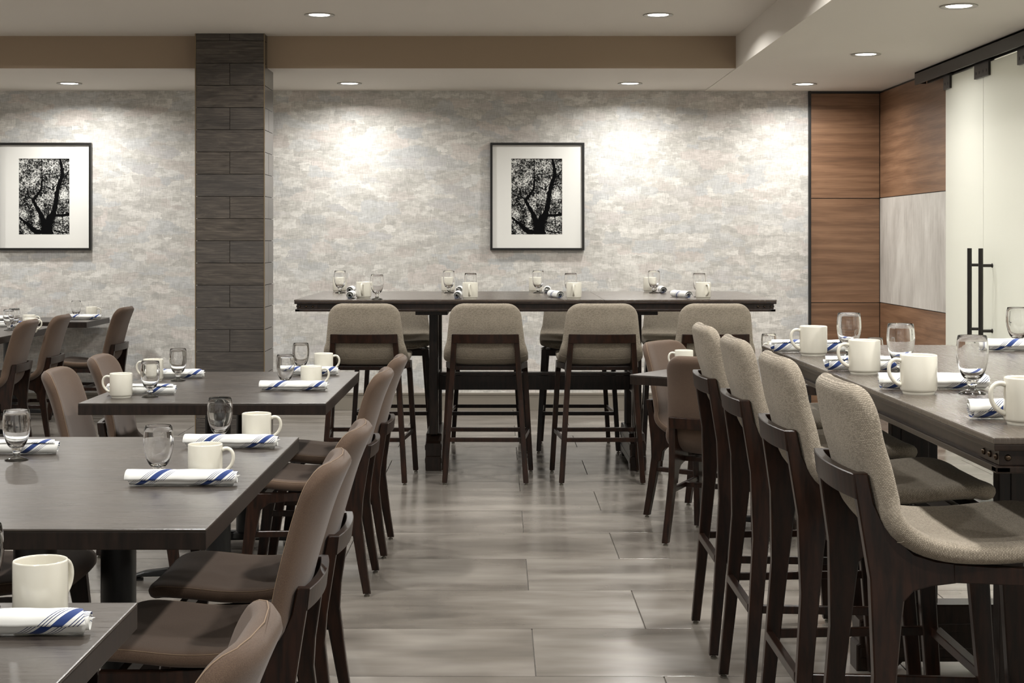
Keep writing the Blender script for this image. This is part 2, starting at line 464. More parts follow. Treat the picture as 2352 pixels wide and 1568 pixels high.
# ------------------------------------------------------------------ ceiling downlights
def make_downlight():
    t = empty('recessed_downlight')
    bm = bmesh.new(); add_lathe(bm, [(.070, .0), (.096, .0), (.098, -.003), (.096, -.006), (.078, -.005), (.0665, .0), (.0665, .002), (.070, .002), (.070, 0)], 40)
    obj('trim_ring', bm, 'ring', t, True, 40)
    bm = bmesh.new(); add_lathe(bm, [(0, -.0012), (.065, -.0012), (.066, -.0005), (.066, .0015), (0, .0015)], 40)
    obj('lens', bm, 'lens', t, True, 40)
    ld = bpy.data.lights.new('lamp', 'AREA'); ld.shape = 'DISK'; ld.size = .126; ld.energy = LAMP_W; ld.color = LAMP_COL; ld.spread = R(158)
    lo = bpy.data.objects.new('lamp', ld); COL.objects.link(lo); lo.parent = t; lo.location = (0, 0, -.0022)
    return t
DL = Proto(make_downlight)
DG = 'recessed ceiling downlights'
dim = {}
def dl(x, y, z, label, g=DG, level=1.0):
    t = DL.put((x, y, z-.0005), 0, label, 'ceiling light', g)
    for c in t.children:
        if c.type == 'LIGHT':        # made-up level per lamp, toning down hotspots on walls and doors
            if level not in dim: dim[level] = c.data.copy(); dim[level].energy = LAMP_W*level
            c.data = dim[level]
dl(-3.36, 12.0, HL+.005, 'round lit downlight in the lower ceiling, above the left framed tree picture', level=.60)
dl(-1.167, 12.0, HL+.005, 'round lit downlight in the lower ceiling, just right of the tiled column', level=.60)
dl(1.03, 12.0, HL+.005, 'round lit downlight in the lower ceiling, right of the middle framed picture', level=.60)
dl(2.396, 12.0, HL, 'round lit downlight in the right ceiling, nearest the wood panelled corner', level=.60)
dl(2.414, 10.07, HL, 'round lit downlight, middle of the row running toward the glass doors', level=.55)
dl(2.40, 7.99, HL, 'round lit downlight at the top right, nearest one above the glass doors', level=.55)
dl(-1.157, 9.9, HU, 'round lit downlight in the raised ceiling, right of the column top', level=.8)
dl(1.031, 9.9, HU, 'round lit downlight in the raised ceiling, left of the ceiling corner', level=.8)
for x, y, z in [(2.4, 5.95, HL), (2.4, 3.9, HL), (2.4, 1.9, HL), (-3.36, 9.9, HU), (-5.5, 9.9, HU), (-5.55, 12.0, HL+.005),
                (-3.36, 7.7, HU), (-1.157, 7.7, HU), (1.03, 7.7, HU), (-3.36, 5.5, HU), (-1.157, 5.5, HU), (1.03, 5.5, HU),
                (-3.36, 3.3, HU), (-1.157, 3.3, HU), (1.03, 3.3, HU), (-1.157, 1.1, HU), (1.03, 1.1, HU)]:
    dl(x, y, z, 'round downlight of the ceiling grid, outside the picture toward the camera', 'downlights outside the picture')
# lamps of the room beyond the frosted doors
for yy in (9.6, 6.6):
    ld = bpy.data.lights.new('pendant_lamp', 'AREA'); ld.shape = 'DISK'; ld.size = .5; ld.energy = 75; ld.color = (1, .99, .93)
    t = tag(empty('round_ceiling_lamp', (4.7, yy, HL-.05)), 'ceiling lamp of the room beyond the frosted doors', 'ceiling light', 'lamps beyond the doors')
    lo = bpy.data.objects.new('lamp', ld); COL.objects.link(lo); lo.parent = t; lo.location = (0, 0, -.015)
    bm = bmesh.new(); add_lathe(bm, [(0, -.01), (.25, -.01), (.26, .05), (0, .05)], 32); obj('lamp_shade', bm, 'ring', t, True, 40)

# ------------------------------------------------------------------ framed pictures
def picture(xc, label, flip):
    fw, fh = .772, .882; zc = 1.753
    t = tag(empty('framed_picture', (xc, WY, zc)), label, 'picture', 'framed tree photographs')
    w, h, b, d = fw/2, fh/2, .019, .042
    bm = BM((-w, -w+b, -d, -.004, -h, h), (w-b, w, -d, -.004, -h, h), (-w+b, w-b, -d, -.004, -h, -h+b), (-w+b, w-b, -d, -.004, h-b, h), bev=.001)
    obj('frame', bm, 'frame', t)
    pw, ph, ox, oz = .208, .311, -.004, .0
    bm = bmesh.new()
    for a in ((-w+b, ox-pw, -h+b, h-b), (ox+pw, w-b, -h+b, h-b), (ox-pw, ox+pw, -h+b, oz-ph), (ox-pw, ox+pw, oz+ph, h-b)):
        add_box(bm, a[0], a[1], -.024, -.018, a[2], a[3])
    obj('mat_board', bm, 'mat', t)
    p = obj('print', BM((ox-pw-.01, ox+pw+.01, -.017, -.008, oz-ph-.01, oz+ph+.01)), 'print', t)
    # trunk and branches of the photographed tree, as a flat layer of the print
    # strokes in print units (x 0..1 left-right, z 0..1 bottom-top)
    st = [([(.56, -.02), (.56, .10), (.60, .20), (.68, .28), (.73, .42), (.75, .55), (.80, .68), (.86, .78), (.84, .9), (.80, 1.02)], [.15, .12, .09, .065, .055, .05, .05, .045, .035, .03]),
          ([(.54, .0), (.50, .15), (.42, .28), (.33, .38), (.28, .45), (.36, .52), (.44, .60), (.46, .72), (.45, .85), (.45, 1.02)], [.13, .08, .05, .04, .04, .032, .026, .016, .011, .008]),
          ([(.60, .2), (.72, .255), (.85, .25), (1.02, .27)], [.05, .032, .032, .042]),
          ([(.45, .0), (.30, .05), (.20, .12), (.10, .17), (.0, .23)], [.09, .06, .045, .03, .02]),
          ([(.28, .45), (.17, .52), (.17, .60), (.05, .67), (0, .69)], [.016, .010, .008, .006, .005]),
          ([(.46, .64), (.56, .63), (.64, .59), (.74, .66)], [.010, .010, .012, .01]),
          ([(.28, .44), (.22, .34), (.14, .40)], [.012, .008, .005]),
          ([(.86, .24), (.87, .12), (.84, .03)], [.010, .008, .006]),
          ([(.70, .05), (.84, .03), (1.0, .02)], [.02, .012, .01]),
          ([(.56, .2), (.58, .30)], [.04, .004]),
          ([(.92, .75), (1.0, .86)], [.02, .008]), ([(.76, .66), (.90, .66), (1.0, .56)], [.02, .012, .006])]
    bm = bmesh.new()
    for si, (pts, ws) in enumerate(st):
        # smooth resample
        P = []
        for q in range(len(pts)-1):
            for s in range(4):
                f = s/4; P.append((pts[q][0]*(1-f)+pts[q+1][0]*f, pts[q][1]*(1-f)+pts[q+1][1]*f, ws[q]*(1-f)+ws[q+1]*f))
        P.append((pts[-1][0], pts[-1][1], ws[-1])); prev = None
        for q, (a, c, wd) in enumerate(P):
            n0, n1 = P[max(q-1, 0)], P[min(q+1, len(P)-1)]
            dx, dz = (n1[0]-n0[0])*2*pw, (n1[1]-n0[1])*2*ph; L = math.hypot(dx, dz)+1e-9
            jit = 1+.18*math.sin(q*2.3+a*9)
            wd *= 1.6; sx, sz = -dz/L*wd*pw*jit, dx/L*wd*pw*jit
            X, Z = (a*2-1)*pw, (c*2-1)*ph
            cl = lambda x, z: Vector((max(-pw, min(pw, x))*(-1 if flip else 1)+ox, -.0173-.00006*si, max(-ph, min(ph, z))+oz))
            cur = (bm.verts.new(cl(X+sx, Z+sz)), bm.verts.new(cl(X-sx, Z-sz)))
            if prev: 
                try: bm.faces.new((prev[0], prev[1], cur[1], cur[0]))
                except ValueError: pass
            prev = cur
    obj('branches', bm, 'ink', p)
picture(.318, 'black framed black-and-white tree photograph in the middle of the back wall', False)
picture(-3.725, 'black framed tree photograph at the left edge, left of the tiled column', False)

# ------------------------------------------------------------------ seating
def ease(f):
    return .40*f+.60*(.5-.5*math.cos(math.pi*f))

def spline(P, n):
    """Catmull-Rom through 2-D points, resampled evenly"""
    Q = [P[0]]+P+[P[-1]]; out = []
    for i in range(1, len(Q)-2):
        p0, p1, p2, p3 = [Vector(q) for q in Q[i-1:i+3]]
        for k in range(12):
            t = k/12
            out.append(.5*((2*p1)+(p2-p0)*t+(2*p0-5*p1+4*p2-p3)*t*t+(3*p1-p0-3*p2+p3)*t**3))
    out.append(Vector(P[-1]))
    L = [0]
    for a, b in zip(out, out[1:]): L.append(L[-1]+(b-a).length)
    res = []; j = 0
    for k in range(n+1):
        s = L[-1]*ease(k/n)
        while j < len(L)-2 and L[j+1] < s: j += 1
        f = (s-L[j])/max(L[j+1]-L[j], 1e-9); res.append(out[j].lerp(out[j+1], f))
    return res, L[-1]

def shell(zs, top, lean, stool_):
    """upholstered seat-and-back shell. returns (section function, number of stations)"""
    prof = [(.490, zs-.040), (.45, zs-.026), (.38, zs-.028), (.28, zs-.038), (.20, zs-.039), (.14, zs-.032), (.09, zs-.014), (.048, zs+.018), (.022, zs+.065), (.002, zs+.14)]
    if top-zs > .35: prof += [(-.022, zs+.22), (-.052, zs+.31), (lean, top)]
    else: prof += [(-.016, zs+.20), (lean, top)]
    N = 54; C, L = spline(prof, N)
    T = .0245
    def station(i):
        c = C[i]; a = C[max(i-1, 0)]; b = C[min(i+1, N)]; t = (b-a).normalized(); n = Vector((-t.y, t.x))*-1   # towards sitter
        s = L*ease(i/N); hgt = max(0, min(1, (c.y-zs-.02)/(top-zs-.02)))
        seat = 1-min(1, max(0, (c.y-zs+.02)/.1))
        w0 = .245*seat + (1-seat)*(.232-.034*hgt)
        def rnd(d, Rr): 
            if d >= Rr: return 0
            return Rr-math.sqrt(max(0, Rr*Rr-(Rr-d)**2))
        de = L-s; ds = s
        w = w0 - rnd(max(de, .0004), .075) - rnd(max(ds, .0004), .085)
        th = T - rnd(max(de, .0006), T*.98) - rnd(max(ds, .0006), T*.98)
        curv = .022+(.010 if stool_ else .024)*hgt
        curv = curv*(1-seat)+.016*seat
        n2 = Vector((1, 0)).lerp(Vector((0, 1)), seat)
        return c, n, w, max(th, .0008), curv, w0, n2
    def pt(i, ph, grow=0):
        c, n, w, th, curv, w0, n2 = station(i)
        cs, sn = math.cos(ph), math.sin(ph)
        x = (w+grow)*math.copysign(abs(cs)**.36, cs); o = (th+grow)*math.copysign(abs(sn)**.62, sn)
        q = curv*(abs(x)/w0)**2.2
        return Vector((x, c.x+n.x*o+n2.x*q, c.y+n.y*o+n2.y*q))
    return pt, N, L

def smooth_all(bm): pass

def make_seat(kind, dz=0.0):
    stool = kind != 'chair'
    zs = .73+dz if stool else .46; zr = zs+.13; top = zs+.305 if stool else .872
    lean = -.036 if stool else -.096
    t = empty('bar_stool' if stool else 'dining_chair')
    pt, N, L = shell(zs, top, lean, stool); n = 36
    bm = bmesh.new(); uvl = bm.loops.layers.uv.new('UVMap'); rings = []
    for i in range(N+1): rings.append([bm.verts.new(pt(i, 2*math.pi*(k+.5)/n)) for k in range(n)])
    for i in range(N):
        ua = [0.0]
        for k in range(n): ua.append(ua[-1]+(rings[i][(k+1) % n].co-rings[i][k].co).length)
        if i: pu = cu
        cu = [q-ua[n//4]+.3 for q in ua]
        if not i: pu = cu; continue
        for k in range(n):
            f = bm.faces.new((rings[i-1][k], rings[i-1][(k+1) % n], rings[i][(k+1) % n], rings[i][k]))
            for lp, uv in zip(f.loops, ((pu[k], i-1), (pu[k+1], i-1), (cu[k+1], i), (cu[k], i))): lp[uvl].uv = (uv[0], L*ease(uv[1]/N))
    for k in range(n):
        f = bm.faces.new((rings[N-1][k], rings[N-1][(k+1) % n], rings[N][(k+1) % n], rings[N][k]))
        for lp, uv in zip(f.loops, ((cu[k], N-1), (cu[k+1], N-1), (cu[k+1], N), (cu[k], N))): lp[uvl].uv = (uv[0], L*ease(uv[1]/N))
    bm.faces.new(rings[0]); bm.faces.new(rings[-1][::-1])
    obj('upholstered_shell', bm, 'beige' if stool else 'brown', t, True)
    # stitched seam that runs round the cushion just behind its front face
    bm = bmesh.new()
    ph = .34
    right = [pt(i, ph, .0006) for i in range(4, N+1)]; left = [pt(i, math.pi-ph, .0006) for i in range(4, N+1)]
    if not stool:
        path = right + [pt(N, a, .0006) for a in [ph+(math.pi-2*ph)*q/10 for q in range(1, 10)]] + left[::-1]
        add_tube(bm, path, .0011, 5)
    else:
        add_tube(bm, [pt(8, -a, .0012) for a in [.4+(math.pi-.8)*q/12 for q in range(13)]], .0010, 5)
        back = [i for i in range(N) if abs(pt(i, -math.pi/2).z-(zs-.012)) < .012 and pt(i, 0).y < .2]
        ib = back[0] if back else 30
        add_tube(bm, [pt(ib, -a, .0010) for a in [.5+(math.pi-1.0)*q/12 for q in range(13)]], .0011, 5)
    obj('seam', bm, 'thread' if not stool else 'thread2', t, True)

    # wooden frame
    rb, rt = (.233, .176) if stool else (.214, .178)
    fb, ft = (.262, .222) if stool else (.240, .220)
    th = .030
    xr = lambda z: rb+(rt-rb)*min(z, zr)/zr
    xf = lambda z: fb+(ft-fb)*z/zs
    ex = .0 
    rear = [(-.034, .012), (-.016, zs*.30), (.003, zs*.66), (-.002, zs-.08), (-.014, zs), (-.034, zr),
            (-.004, zr), (.008, zs+.07), (.026, zs+.032), (.052, zs+.002), (.088, zs-.030), (.13, zs-.043), (.17, zs-.048),
            (.17, zs-.088), (.12, zs-.094), (.085, zs-.104), (.066, zs-.124), (.060, zs-.17), (.046, zs*.62), (.016, zs*.25), (-.004, .012)]
    for s in (-1, 1):
        bm = bmesh.new()
        add_prism(bm, rear, lambda a, b: Vector((s*(xr(b)+th/2), a, b)), lambda a, b: Vector((s*(xr(b)-th/2), a, b)), bev=.003)
        lg = obj('leg', bm, 'wood', t)
        bm = bmesh.new(); add_lathe(bm, [(0, 0), (.011, 0), (.011, .006), (.006, .007), (.006, .014), (0, .014)], 12, (s*xr(0), -.018, 0))
        obj('foot_glide', bm, 'glide', lg, True, 40)
        front = [(.452, .012), (.488, .012), (.462, zs*.5), (.446, zs-.052), (.30, zs-.052), (.30, zs-.086), (.36, zs-.092), (.396, zs-.118), (.418, zs*.5)]
        bm = bmesh.new()
        add_prism(bm, front, lambda a, b: Vector((s*(xf(b)+th/2), a, b)), lambda a, b: Vector((s*(xf(b)-th/2), a, b)), bev=.003)
        lg = obj('leg', bm, 'wood', t)
        bm = bmesh.new(); add_lathe(bm, [(0, 0), (.011, 0), (.011, .006), (.006, .007), (.006, .014), (0, .014)], 12, (s*xf(0), .47, 0))
        obj('foot_glide', bm, 'glide', lg, True, 40)
        za, zb = zs-.087, zs-.049
        bm = bmesh.new(); xa, xb = xr(za), xf(za)
        add_prism(bm, [(.165, za), (.305, za+.002), (.305, zb-.003), (.165, zb)],
                  lambda a, b: Vector((s*(xa+(xb-xa)*(a-.165)/.14+th/2), a, b)), lambda a, b: Vector((s*(xa+(xb-xa)*(a-.165)/.14-th/2), a, b)), bev=.002)
        obj('seat_rail', bm, 'wood', t)
        # side stretcher
        z0 = (.245+dz if stool else .235); h = .024
        bm = bmesh.new()
        add_prism(bm, [(.0, z0), (.44, z0), (.44, z0+h), (.0, z0+h)],
                  lambda a, b: Vector((s*(xr(z0)+(xf(z0)-xr(z0))*a/.45+.008), a, b)), lambda a, b: Vector((s*(xr(z0)+(xf(z0)-xr(z0))*a/.45-.008), a, b)), bev=.002)
        obj('stretcher', bm, 'wood', t)
    # curved back rail
    bm = bmesh.new(); K = 14; hw = rt+th/2; poly = []
    hr = .052
    def arc(k, o): 
        x = -hw+2*hw*k/K; return (x, -.012-.017*(1-(x/hw)**2)+o)
    outer = [arc(k, -.0225) for k in range(K+1)]; inner = [arc(k, -.001) for k in range(K+1)][::-1]
    add_prism(bm, outer+inner, lambda a, b: Vector((a, b, zr)), lambda a, b: Vector((a, b+.006, zr-hr)), bev=.002)
    obj('back_rail', bm, 'wood', t)
    # cross rails under the seat, front and rear stretchers
    z0 = (.245+dz if stool else .235)
    obj('cross_rail', BM((-xf(zs-.09)+th/2, xf(zs-.09)-th/2, .395, .415, zs-.098, zs-.062), bev=.002), 'wood', t)
    obj('cross_rail', BM((-xr(zs-.1)+th/2, xr(zs-.1)-th/2, .125, .145, zs-.088, zs-.066), bev=.002), 'wood', t)
    if stool:
        obj('footrest', BM((-xf(z0)+th/2, xf(z0)-th/2, .445, .473, z0+.0, z0+.024), bev=.002), 'wood', t)
        obj('stretcher', BM((-xr(z0)+th/2, xr(z0)-th/2, -.012, .008, z0-.002, z0+.022), bev=.002), 'wood', t)
    else:
        obj('stretcher', BM((-xf(z0)+th/2, xf(z0)-th/2, .22, .238, z0+.0, z0+.024), bev=.002), 'wood', t)
    return t

CH = Proto(lambda: make_seat('chair')); ST = Proto(lambda: make_seat('stool')); SN = Proto(lambda: make_seat('stool', .07))
L90, R90 = R(90), R(-90)
def chair(x, y, rz, label, g): CH.put((x, y, 0), rz, label, 'chair', g)
g = 'brown upholstered dining chairs'
chair(-.412, 2.105, L90, 'brown chair nearest the camera, only its rounded back top shows at the bottom edge', g)
chair(-.472, 3.75, L90, 'brown chair with big stitched back, nearer of two right of the near left table', g)
chair(-.470, 4.38, L90, 'brown chair right of the near left table, farther of two', g)
chair(-.535, 6.23, L90, 'brown dining chair at the right side of the middle left table, nearer of two', g)
chair(-.522, 6.95, L90, 'brown dining chair at the right side of the middle left table, farther of two', g)
chair(-1.735, 6.24, R90+R(2), 'brown dining chair at the left side of the middle table, nearer of two', g)
chair(-1.745, 6.96, R90+R(2), 'brown dining chair at the left side of the middle table, farther of two', g)
chair(-1.70, 4.44, R90, 'brown chair with its seat under the near left table, left side behind the mug', g)
chair(-1.70, 3.78, R90, 'brown chair at the left side of the near left table, almost hidden', g)
chair(-3.156, 10.10, L90+R(2), 'brown chair at the far left table, nearer of two showing their backs', g)
chair(-3.130, 10.78, L90+R(2), 'brown chair at the far left table, farther of two showing their backs', g)
chair(-2.985, 12.02, L90-R(2), 'brown chair against the back wall left of the tiled column', g)
chair(.962, 6.93, R(-28), 'dark brown chair with its back to the camera, left of the row of bar stools', g)
chair(.89, 7.90, R(-126), 'brown chair facing right behind the small table corner, left of the bar stools', g)
g = 'greige bar stools at the far bar table'
for x, lb in ((-.768, 'leftmost'), (-.075, 'second from left'), (.592, 'third from left'), (1.24, 'rightmost')):
    ST.put((x, 8.77, 0), R(1) if x > 0 else R(-1), 'greige bar stool with its back to the camera, %s of four' % lb, 'bar stool', g)
for x, lb in ((-.70, 'left one, right of the first stool back'), (-.08, 'hidden behind the second stool back'), (.525, 'left of the third stool back'), (1.215, 'between the third and fourth stool backs')):
    ST.put((x, 10.54, 0), R(180), 'greige bar stool beyond the far bar table, '+lb, 'bar stool', g)
g = 'beige woven bar stools along the right bar table'
for y, lb in ((3.27, 'nearest the camera, whole seat side showing'), (3.965, 'second from the camera'), (4.67, 'third from the camera'), (5.36, 'farthest from the camera')):
    SN.put((.738 if y > 3.5 else .746, y, 0), R(-90), 'beige basket-weave bar stool in the right row, '+lb, 'bar stool', g)

# ------------------------------------------------------------------ dining tables
TZ = .7625
def dining_table(x0, x1, y0, y1, label, rz=0, cols=2, pivot=None):
    w, d = x1-x0, y1-y0
    if pivot is None: t = empty('dining_table', ((x0+x1)/2, (y0+y1)/2, 0))
    else: t = empty('dining_table', pivot, rz)
    tag(t, label, 'table', 'dark dining tables')
    a, b = w/2, d/2
    obj('tabletop', BM((-a, a, -b, b, TZ-.006, TZ), bev=.0028), 'table', t)
    obj('edge_band', BM((-a+.0004, a-.0004, -b+.0004, b-.0004, TZ-.046, TZ-.006), bev=.002), 'table_edge', t)
    ys = (-b*.52, b*.52) if cols == 2 else (0,)
    for yy in ys:
        bm = bmesh.new(); add_lathe(bm, [(0, .035), (.075, .035), (.068, .055), (.052, .062), (.052, .712), (0, .712)], 28, (0, yy, 0))
        c = obj('column', bm, 'iron', t, True, 40)
        obj('mounting_plate', BM((-.2, .2, yy-.12, yy+.12, .708, .7165), bev=.001), 'iron', c)
        bm = bmesh.new()
        dirs = ((1, 0), (-1, 0)) if cols == 2 else ((1, 0), (-1, 0), (0, 1), (0, -1))
        for dx, dy in dirs:
            P = [(.0, .062), (.10, .060), (.30, .036), (.345, .022), (.345, .010), (.31, .016), (0, .022)]
            wd = .026
            nx, ny = -dy, dx
            add_prism(bm, P, lambda r, z: Vector((dx*r+nx*wd, yy+dy*r+ny*wd, z)), lambda r, z: Vector((dx*r-nx*wd, yy+dy*r-ny*wd, z)), bev=.004)
        bs = obj('base_foot', bm, 'iron', t)
        for dx, dy in dirs:
            bm = bmesh.new(); add_lathe(bm, [(0, 0), (.018, 0), (.018, .008), (.006, .010), (.006, .018), (0, .018)], 14, (dx*.325, yy+dy*.325, 0))
            obj('glide', bm, 'iron', bs, True, 40)
    return t
dining_table(-1.60, -.634, 1.00, 2.694, 'dark dining table at the bottom left corner, nearest the camera')
dining_table(-1.625, -.644, 3.375, 4.954, 'large dark dining table in the left foreground with two napkins at its right')
dining_table(-1.639, -.672, 5.97, 7.40, 'dark dining table in the middle left in front of the tiled column')
dining_table(-4.25, -3.26, 9.70, 11.30, 'dark dining table at the left edge behind the two chair backs')
dining_table(-4.60, -3.19, 11.87, 12.575, 'dark dining table against the back wall under the left picture', cols=1)
u = Vector((.83, -.56, 0)).normalized(); v = Vector((.56, .83, 0)).normalized(); c6 = Vector((.62, 7.24, 0))
dining_table(0, 1.15, 0, 1.15, 'dark dining table set at an angle, its corner showing left of the bar stools', rz=math.atan2(u.y, u.x), cols=1, pivot=tuple(c6+u*.575+v*.575))

# ------------------------------------------------------------------ bar tables
def bar_table(loc, rz, length, width, zt, label, topmat, posts, pz=.14, pgap=.20, leaf=None, inset=.20):
    """long axis = local x"""
    t = tag(empty('bar_table', loc, rz), label, 'table', None)
    a, b = length/2, width/2
    # top in leaves
    cuts = [-a]+(leaf or [])+[a]
    for p, q in zip(cuts, cuts[1:]):
        obj('tabletop', BM((p+.0006, q-.0006, -b, b, zt-.013, zt), bev=.0035), topmat, t)
    obj('edge_band', BM((-a+.0015, a-.0015, -b+.0015, b-.0015, zt-.026, zt-.0125), bev=.003), 'baredge', t)
    obj('apron', BM((-a+.018, a-.018, -b+.018, b-.018, zt-.058, zt-.024), bev=.001), 'baredge', t)
    bm = bmesh.new()
    e = .030
    for s in (-1, 1):
        add_box(bm, -a+.006, a-.006, s*(b-.006)-(e if s > 0 else 0), s*(b-.006)+(0 if s > 0 else e), zt-.070, zt-.056, bev=.003)
        add_box(bm, s*(a-.006)-(e if s > 0 else 0), s*(a-.006)+(0 if s > 0 else e), -b+.006, b-.006, zt-.0702, zt-.0562, bev=.003)
    obj('moulding', bm, 'baredge', t)
    # studded corner straps
    for sx in (-1, 1):
        for sy in (-1, 1):
            bm = BM((min(sx*(a-.016), sx*(a-.135)), max(sx*(a-.016), sx*(a-.135)), sy*(b-.0165)-.0015, sy*(b-.0165)+.0015, zt-.055, zt-.026),
                    (sx*(a-.0165)-.0015, sx*(a-.0165)+.0015, min(sy*(b-.016), sy*(b-.135)), max(sy*(b-.016), sy*(b-.135)), zt-.055, zt-.026), bev=.0005)
            st = obj('corner_strap', bm, 'baredge', t)
            for q in (.032, .070, .108):
                for ax in (0, 1):
                    bm = bmesh.new(); add_lathe(bm, [(0, .006), (.0035, .0052), (.0062, .0025), (.0068, 0), (0, 0)], 12)
                    for vv in bm.verts:
                        c = vv.co.copy()
                        if ax == 0: vv.co = Vector((sx*(a-q)+c.x, sy*(b-.015+c.z), zt-.0405+c.y))
                        else: vv.co = Vector((sx*(a-.015+c.z), sy*(b-q)+c.x, zt-.0405+c.y))
                    obj('stud', bm, 'stud', st, True)
    for px in posts:
        obj('cross_beam', BM((px-.095, px+.095, -b+.10, b-.10, zt-.095, zt-.060), bev=.003), 'baredge', t)
        for s in (-1, 1):
            y0 = s*pgap; y1 = s*(pgap+pz)
            bm = BM((px-.024, px+.024, min(y0, y1), max(y0, y1), .215, zt-.092), bev=.003)
            add_box(bm, px-.028, px+.028, min(y0, y1)+.03, max(y0, y1)-.03, .215, zt-.10, bev=.002)
            obj('post', bm, 'baredge', t)
        # stepped trestle foot
        bf = b-inset
        poly = [(-bf, 0), (-bf, .085), (-bf+.01, .09), (-bf+.01, .165), (-bf+.05, .175), (-bf+.09, .215), (bf-.09, .215), (bf-.05, .175), (bf-.01, .165), (bf-.01, .09), (bf, .085), (bf, 0), (bf-.12, 0), (bf-.15, .03), (-bf+.15, .03), (-bf+.12, 0)]
        bm = bmesh.new(); add_prism(bm, poly, lambda q, z: Vector((px-.048, q, z)), lambda q, z: Vector((px+.048, q, z)), bev=.004)
        for zz in (.045, .125): add_box(bm, px-.051, px+.051, -bf+.012, bf-.012, zz, zz+.03, bev=.002)
        obj('trestle_foot', bm, 'baredge', t)
    p0, p1 = min(posts), max(posts)
    bm = BM((p0+.02, p1-.02, -.022, .022, .455, .545), (p0+.02, p1-.02, -.035, .035, .548, .566), bev=.003)
    for px in posts: add_box(bm, px-.02, px+.02, -pgap-.01, pgap+.01, .45, .57, bev=.003)
    obj('stretcher_beam', bm, 'baredge', t)
    return t
ZF = 1.05; ZN = 1.015
bar_table((.215, 9.66, 0), 0, 2.816, 1.45, ZF, 'long dark bar-height table in the centre in front of the wallpapered wall', 'bar', (-.61, .63), leaf=[.40], inset=.34)
bar_table((1.562, 4.29, 0), R(90), 2.63, 1.20, ZN, 'bar-height table at the right edge with studded corners and four stools', 'bar_z', (-.34, .73), pz=.15, pgap=.13)

# ------------------------------------------------------------------ tableware
def make_mug():
    bm = bmesh.new(); r, h = .0455, .098
    add_lathe(bm, [(0, .003), (.034, .003), (.036, 0), (.0385, 0), (.040, .004), (.0395, .006), (.0435, .008), (r, .013), (r, .050), (r, h-.003), (r-.0008, h-.0006), (r-.0022, h),
                   (r-.0036, h-.0008), (r-.0042, h-.004), (r-.0045, .018), (r-.009, .0095), (.02, .008), (0, .008)], 44)
    o = obj('coffee_mug', bm, 'china', None, True, 60)
    P = [(.0440, .0, .082), (.052, 0, .0855), (.062, 0, .085), (.070, 0, .079), (.0745, 0, .068), (.0745, 0, .056), (.071, 0, .044), (.063, 0, .033), (.054, 0, .026), (.0440, 0, .022)]
    Q = []
    for i in range(len(P)-1):
        for k in range(3): Q.append(Vector(P[i]).lerp(Vector(P[i+1]), k/3))
    Q.append(Vector(P[-1]))
    for _ in range(2): Q = [Q[0]]+[(Q[i-1]+Q[i]*2+Q[i+1])/4 for i in range(1, len(Q)-1)]+[Q[-1]]
    bm = bmesh.new(); add_tube(bm, Q, [.0048+.0012*abs(i/(len(Q)-1)*2-1)**3 for i in range(len(Q))], 12, sx=1.25)
    obj('handle', bm, 'china', o, True)
    return o
def make_goblet():
    bm = bmesh.new()
    out = [(0, 0), (.030, 0), (.0335, .0010), (.0335, .0025), (.026, .006), (.014, .0095), (.0090, .013), (.0085, .017), (.0105, .021), (.0125, .0245), (.0105, .028), (.0115, .031),
           (.018, .036), (.0262, .046), (.0325, .060), (.0372, .078), (.0395, .097), (.0392, .116), (.0375, .132), (.0356, .1435), (.0352, .1452), (.0344, .1458), (.0337, .1450),
           (.0358, .131), (.0374, .115), (.0377, .097), (.0353, .079), (.0305, .062), (.0240, .050), (.0150, .0425), (.006, .040), (0, .0395)]
    add_lathe(bm, out, 48)
    o = obj('water_goblet', bm, 'glass', None, True, 75); o.data.materials.append(M['foot_glass'])
    for p in o.data.polygons:
        if p.center.z < .0225: p.material_index = 1
    return o
def make_napkin(seed):
    def mk():
        rnd = random.Random(seed); bm = bmesh.new(); uvl = bm.loops.layers.uv.new('UVMap')
        n = 92; K = 26; L = .272; turns = 3.3
        G = []
        ph0 = rnd.uniform(0, 6)
        for k in range(K+1):
            f = k/K; ring = []
            for i in range(n+1):
                a = i/n*turns*2*math.pi; r = .0065+.0180*(i/n)**.9
                end = max(0, abs(f-.5)*2-.8)/.2
                r *= 1+.05*math.sin(a*1.3+f*5+ph0)*(.3+.7*end)-.05*end
                slip = (i/n-.6)*.012*math.sin(ph0+2.2)*1.0 + .004*math.sin(a*.9+ph0)*end*(1 if f > .5 else -1)
                x = (f-.5)*L+slip + .007*math.sin(a*.5+ph0+f)*end
                # outer hem runs diagonally like a corner fold
                y = r*math.cos(a+ph0); z = r*math.sin(a+ph0)*.92
                z += .0006*math.sin(f*21+ph0+a*2)
                ring.append((Vector((x, y, z)), (f*L-.018)/.17, (a-turns*2*math.pi)*.0235/.17))
            G.append(ring)
        zmin = min(p[0].z for r_ in G for p in r_)
        V = [[bm.verts.new(p[0]-Vector((0, 0, zmin-.0012))) for p in r_] for r_ in G]
        for k in range(K):
            for i in range(n):
                fc = bm.faces.new((V[k][i], V[k][i+1], V[k+1][i+1], V[k+1][i]))
                for lp, (kk, ii) in zip(fc.loops, ((k, i), (k, i+1), (k+1, i+1), (k+1, i))):
                    lp[uvl].uv = (G[kk][ii][1], G[kk][ii][2])
        o = obj('napkin_roll', bm, 'napkin', None, True)
        md = o.modifiers.new('thickness', 'SOLIDIFY'); md.thickness = .0011; md.offset = 0
        return o
    return mk
MUG = Proto(make_mug); GOB = Proto(make_goblet); NAP = [Proto(make_napkin(s)) for s in (3, 8, 14)]
def mug(x, y, z, deg, label): MUG.put((x, y, z), R(deg), label, 'mug', 'ivory coffee mugs')
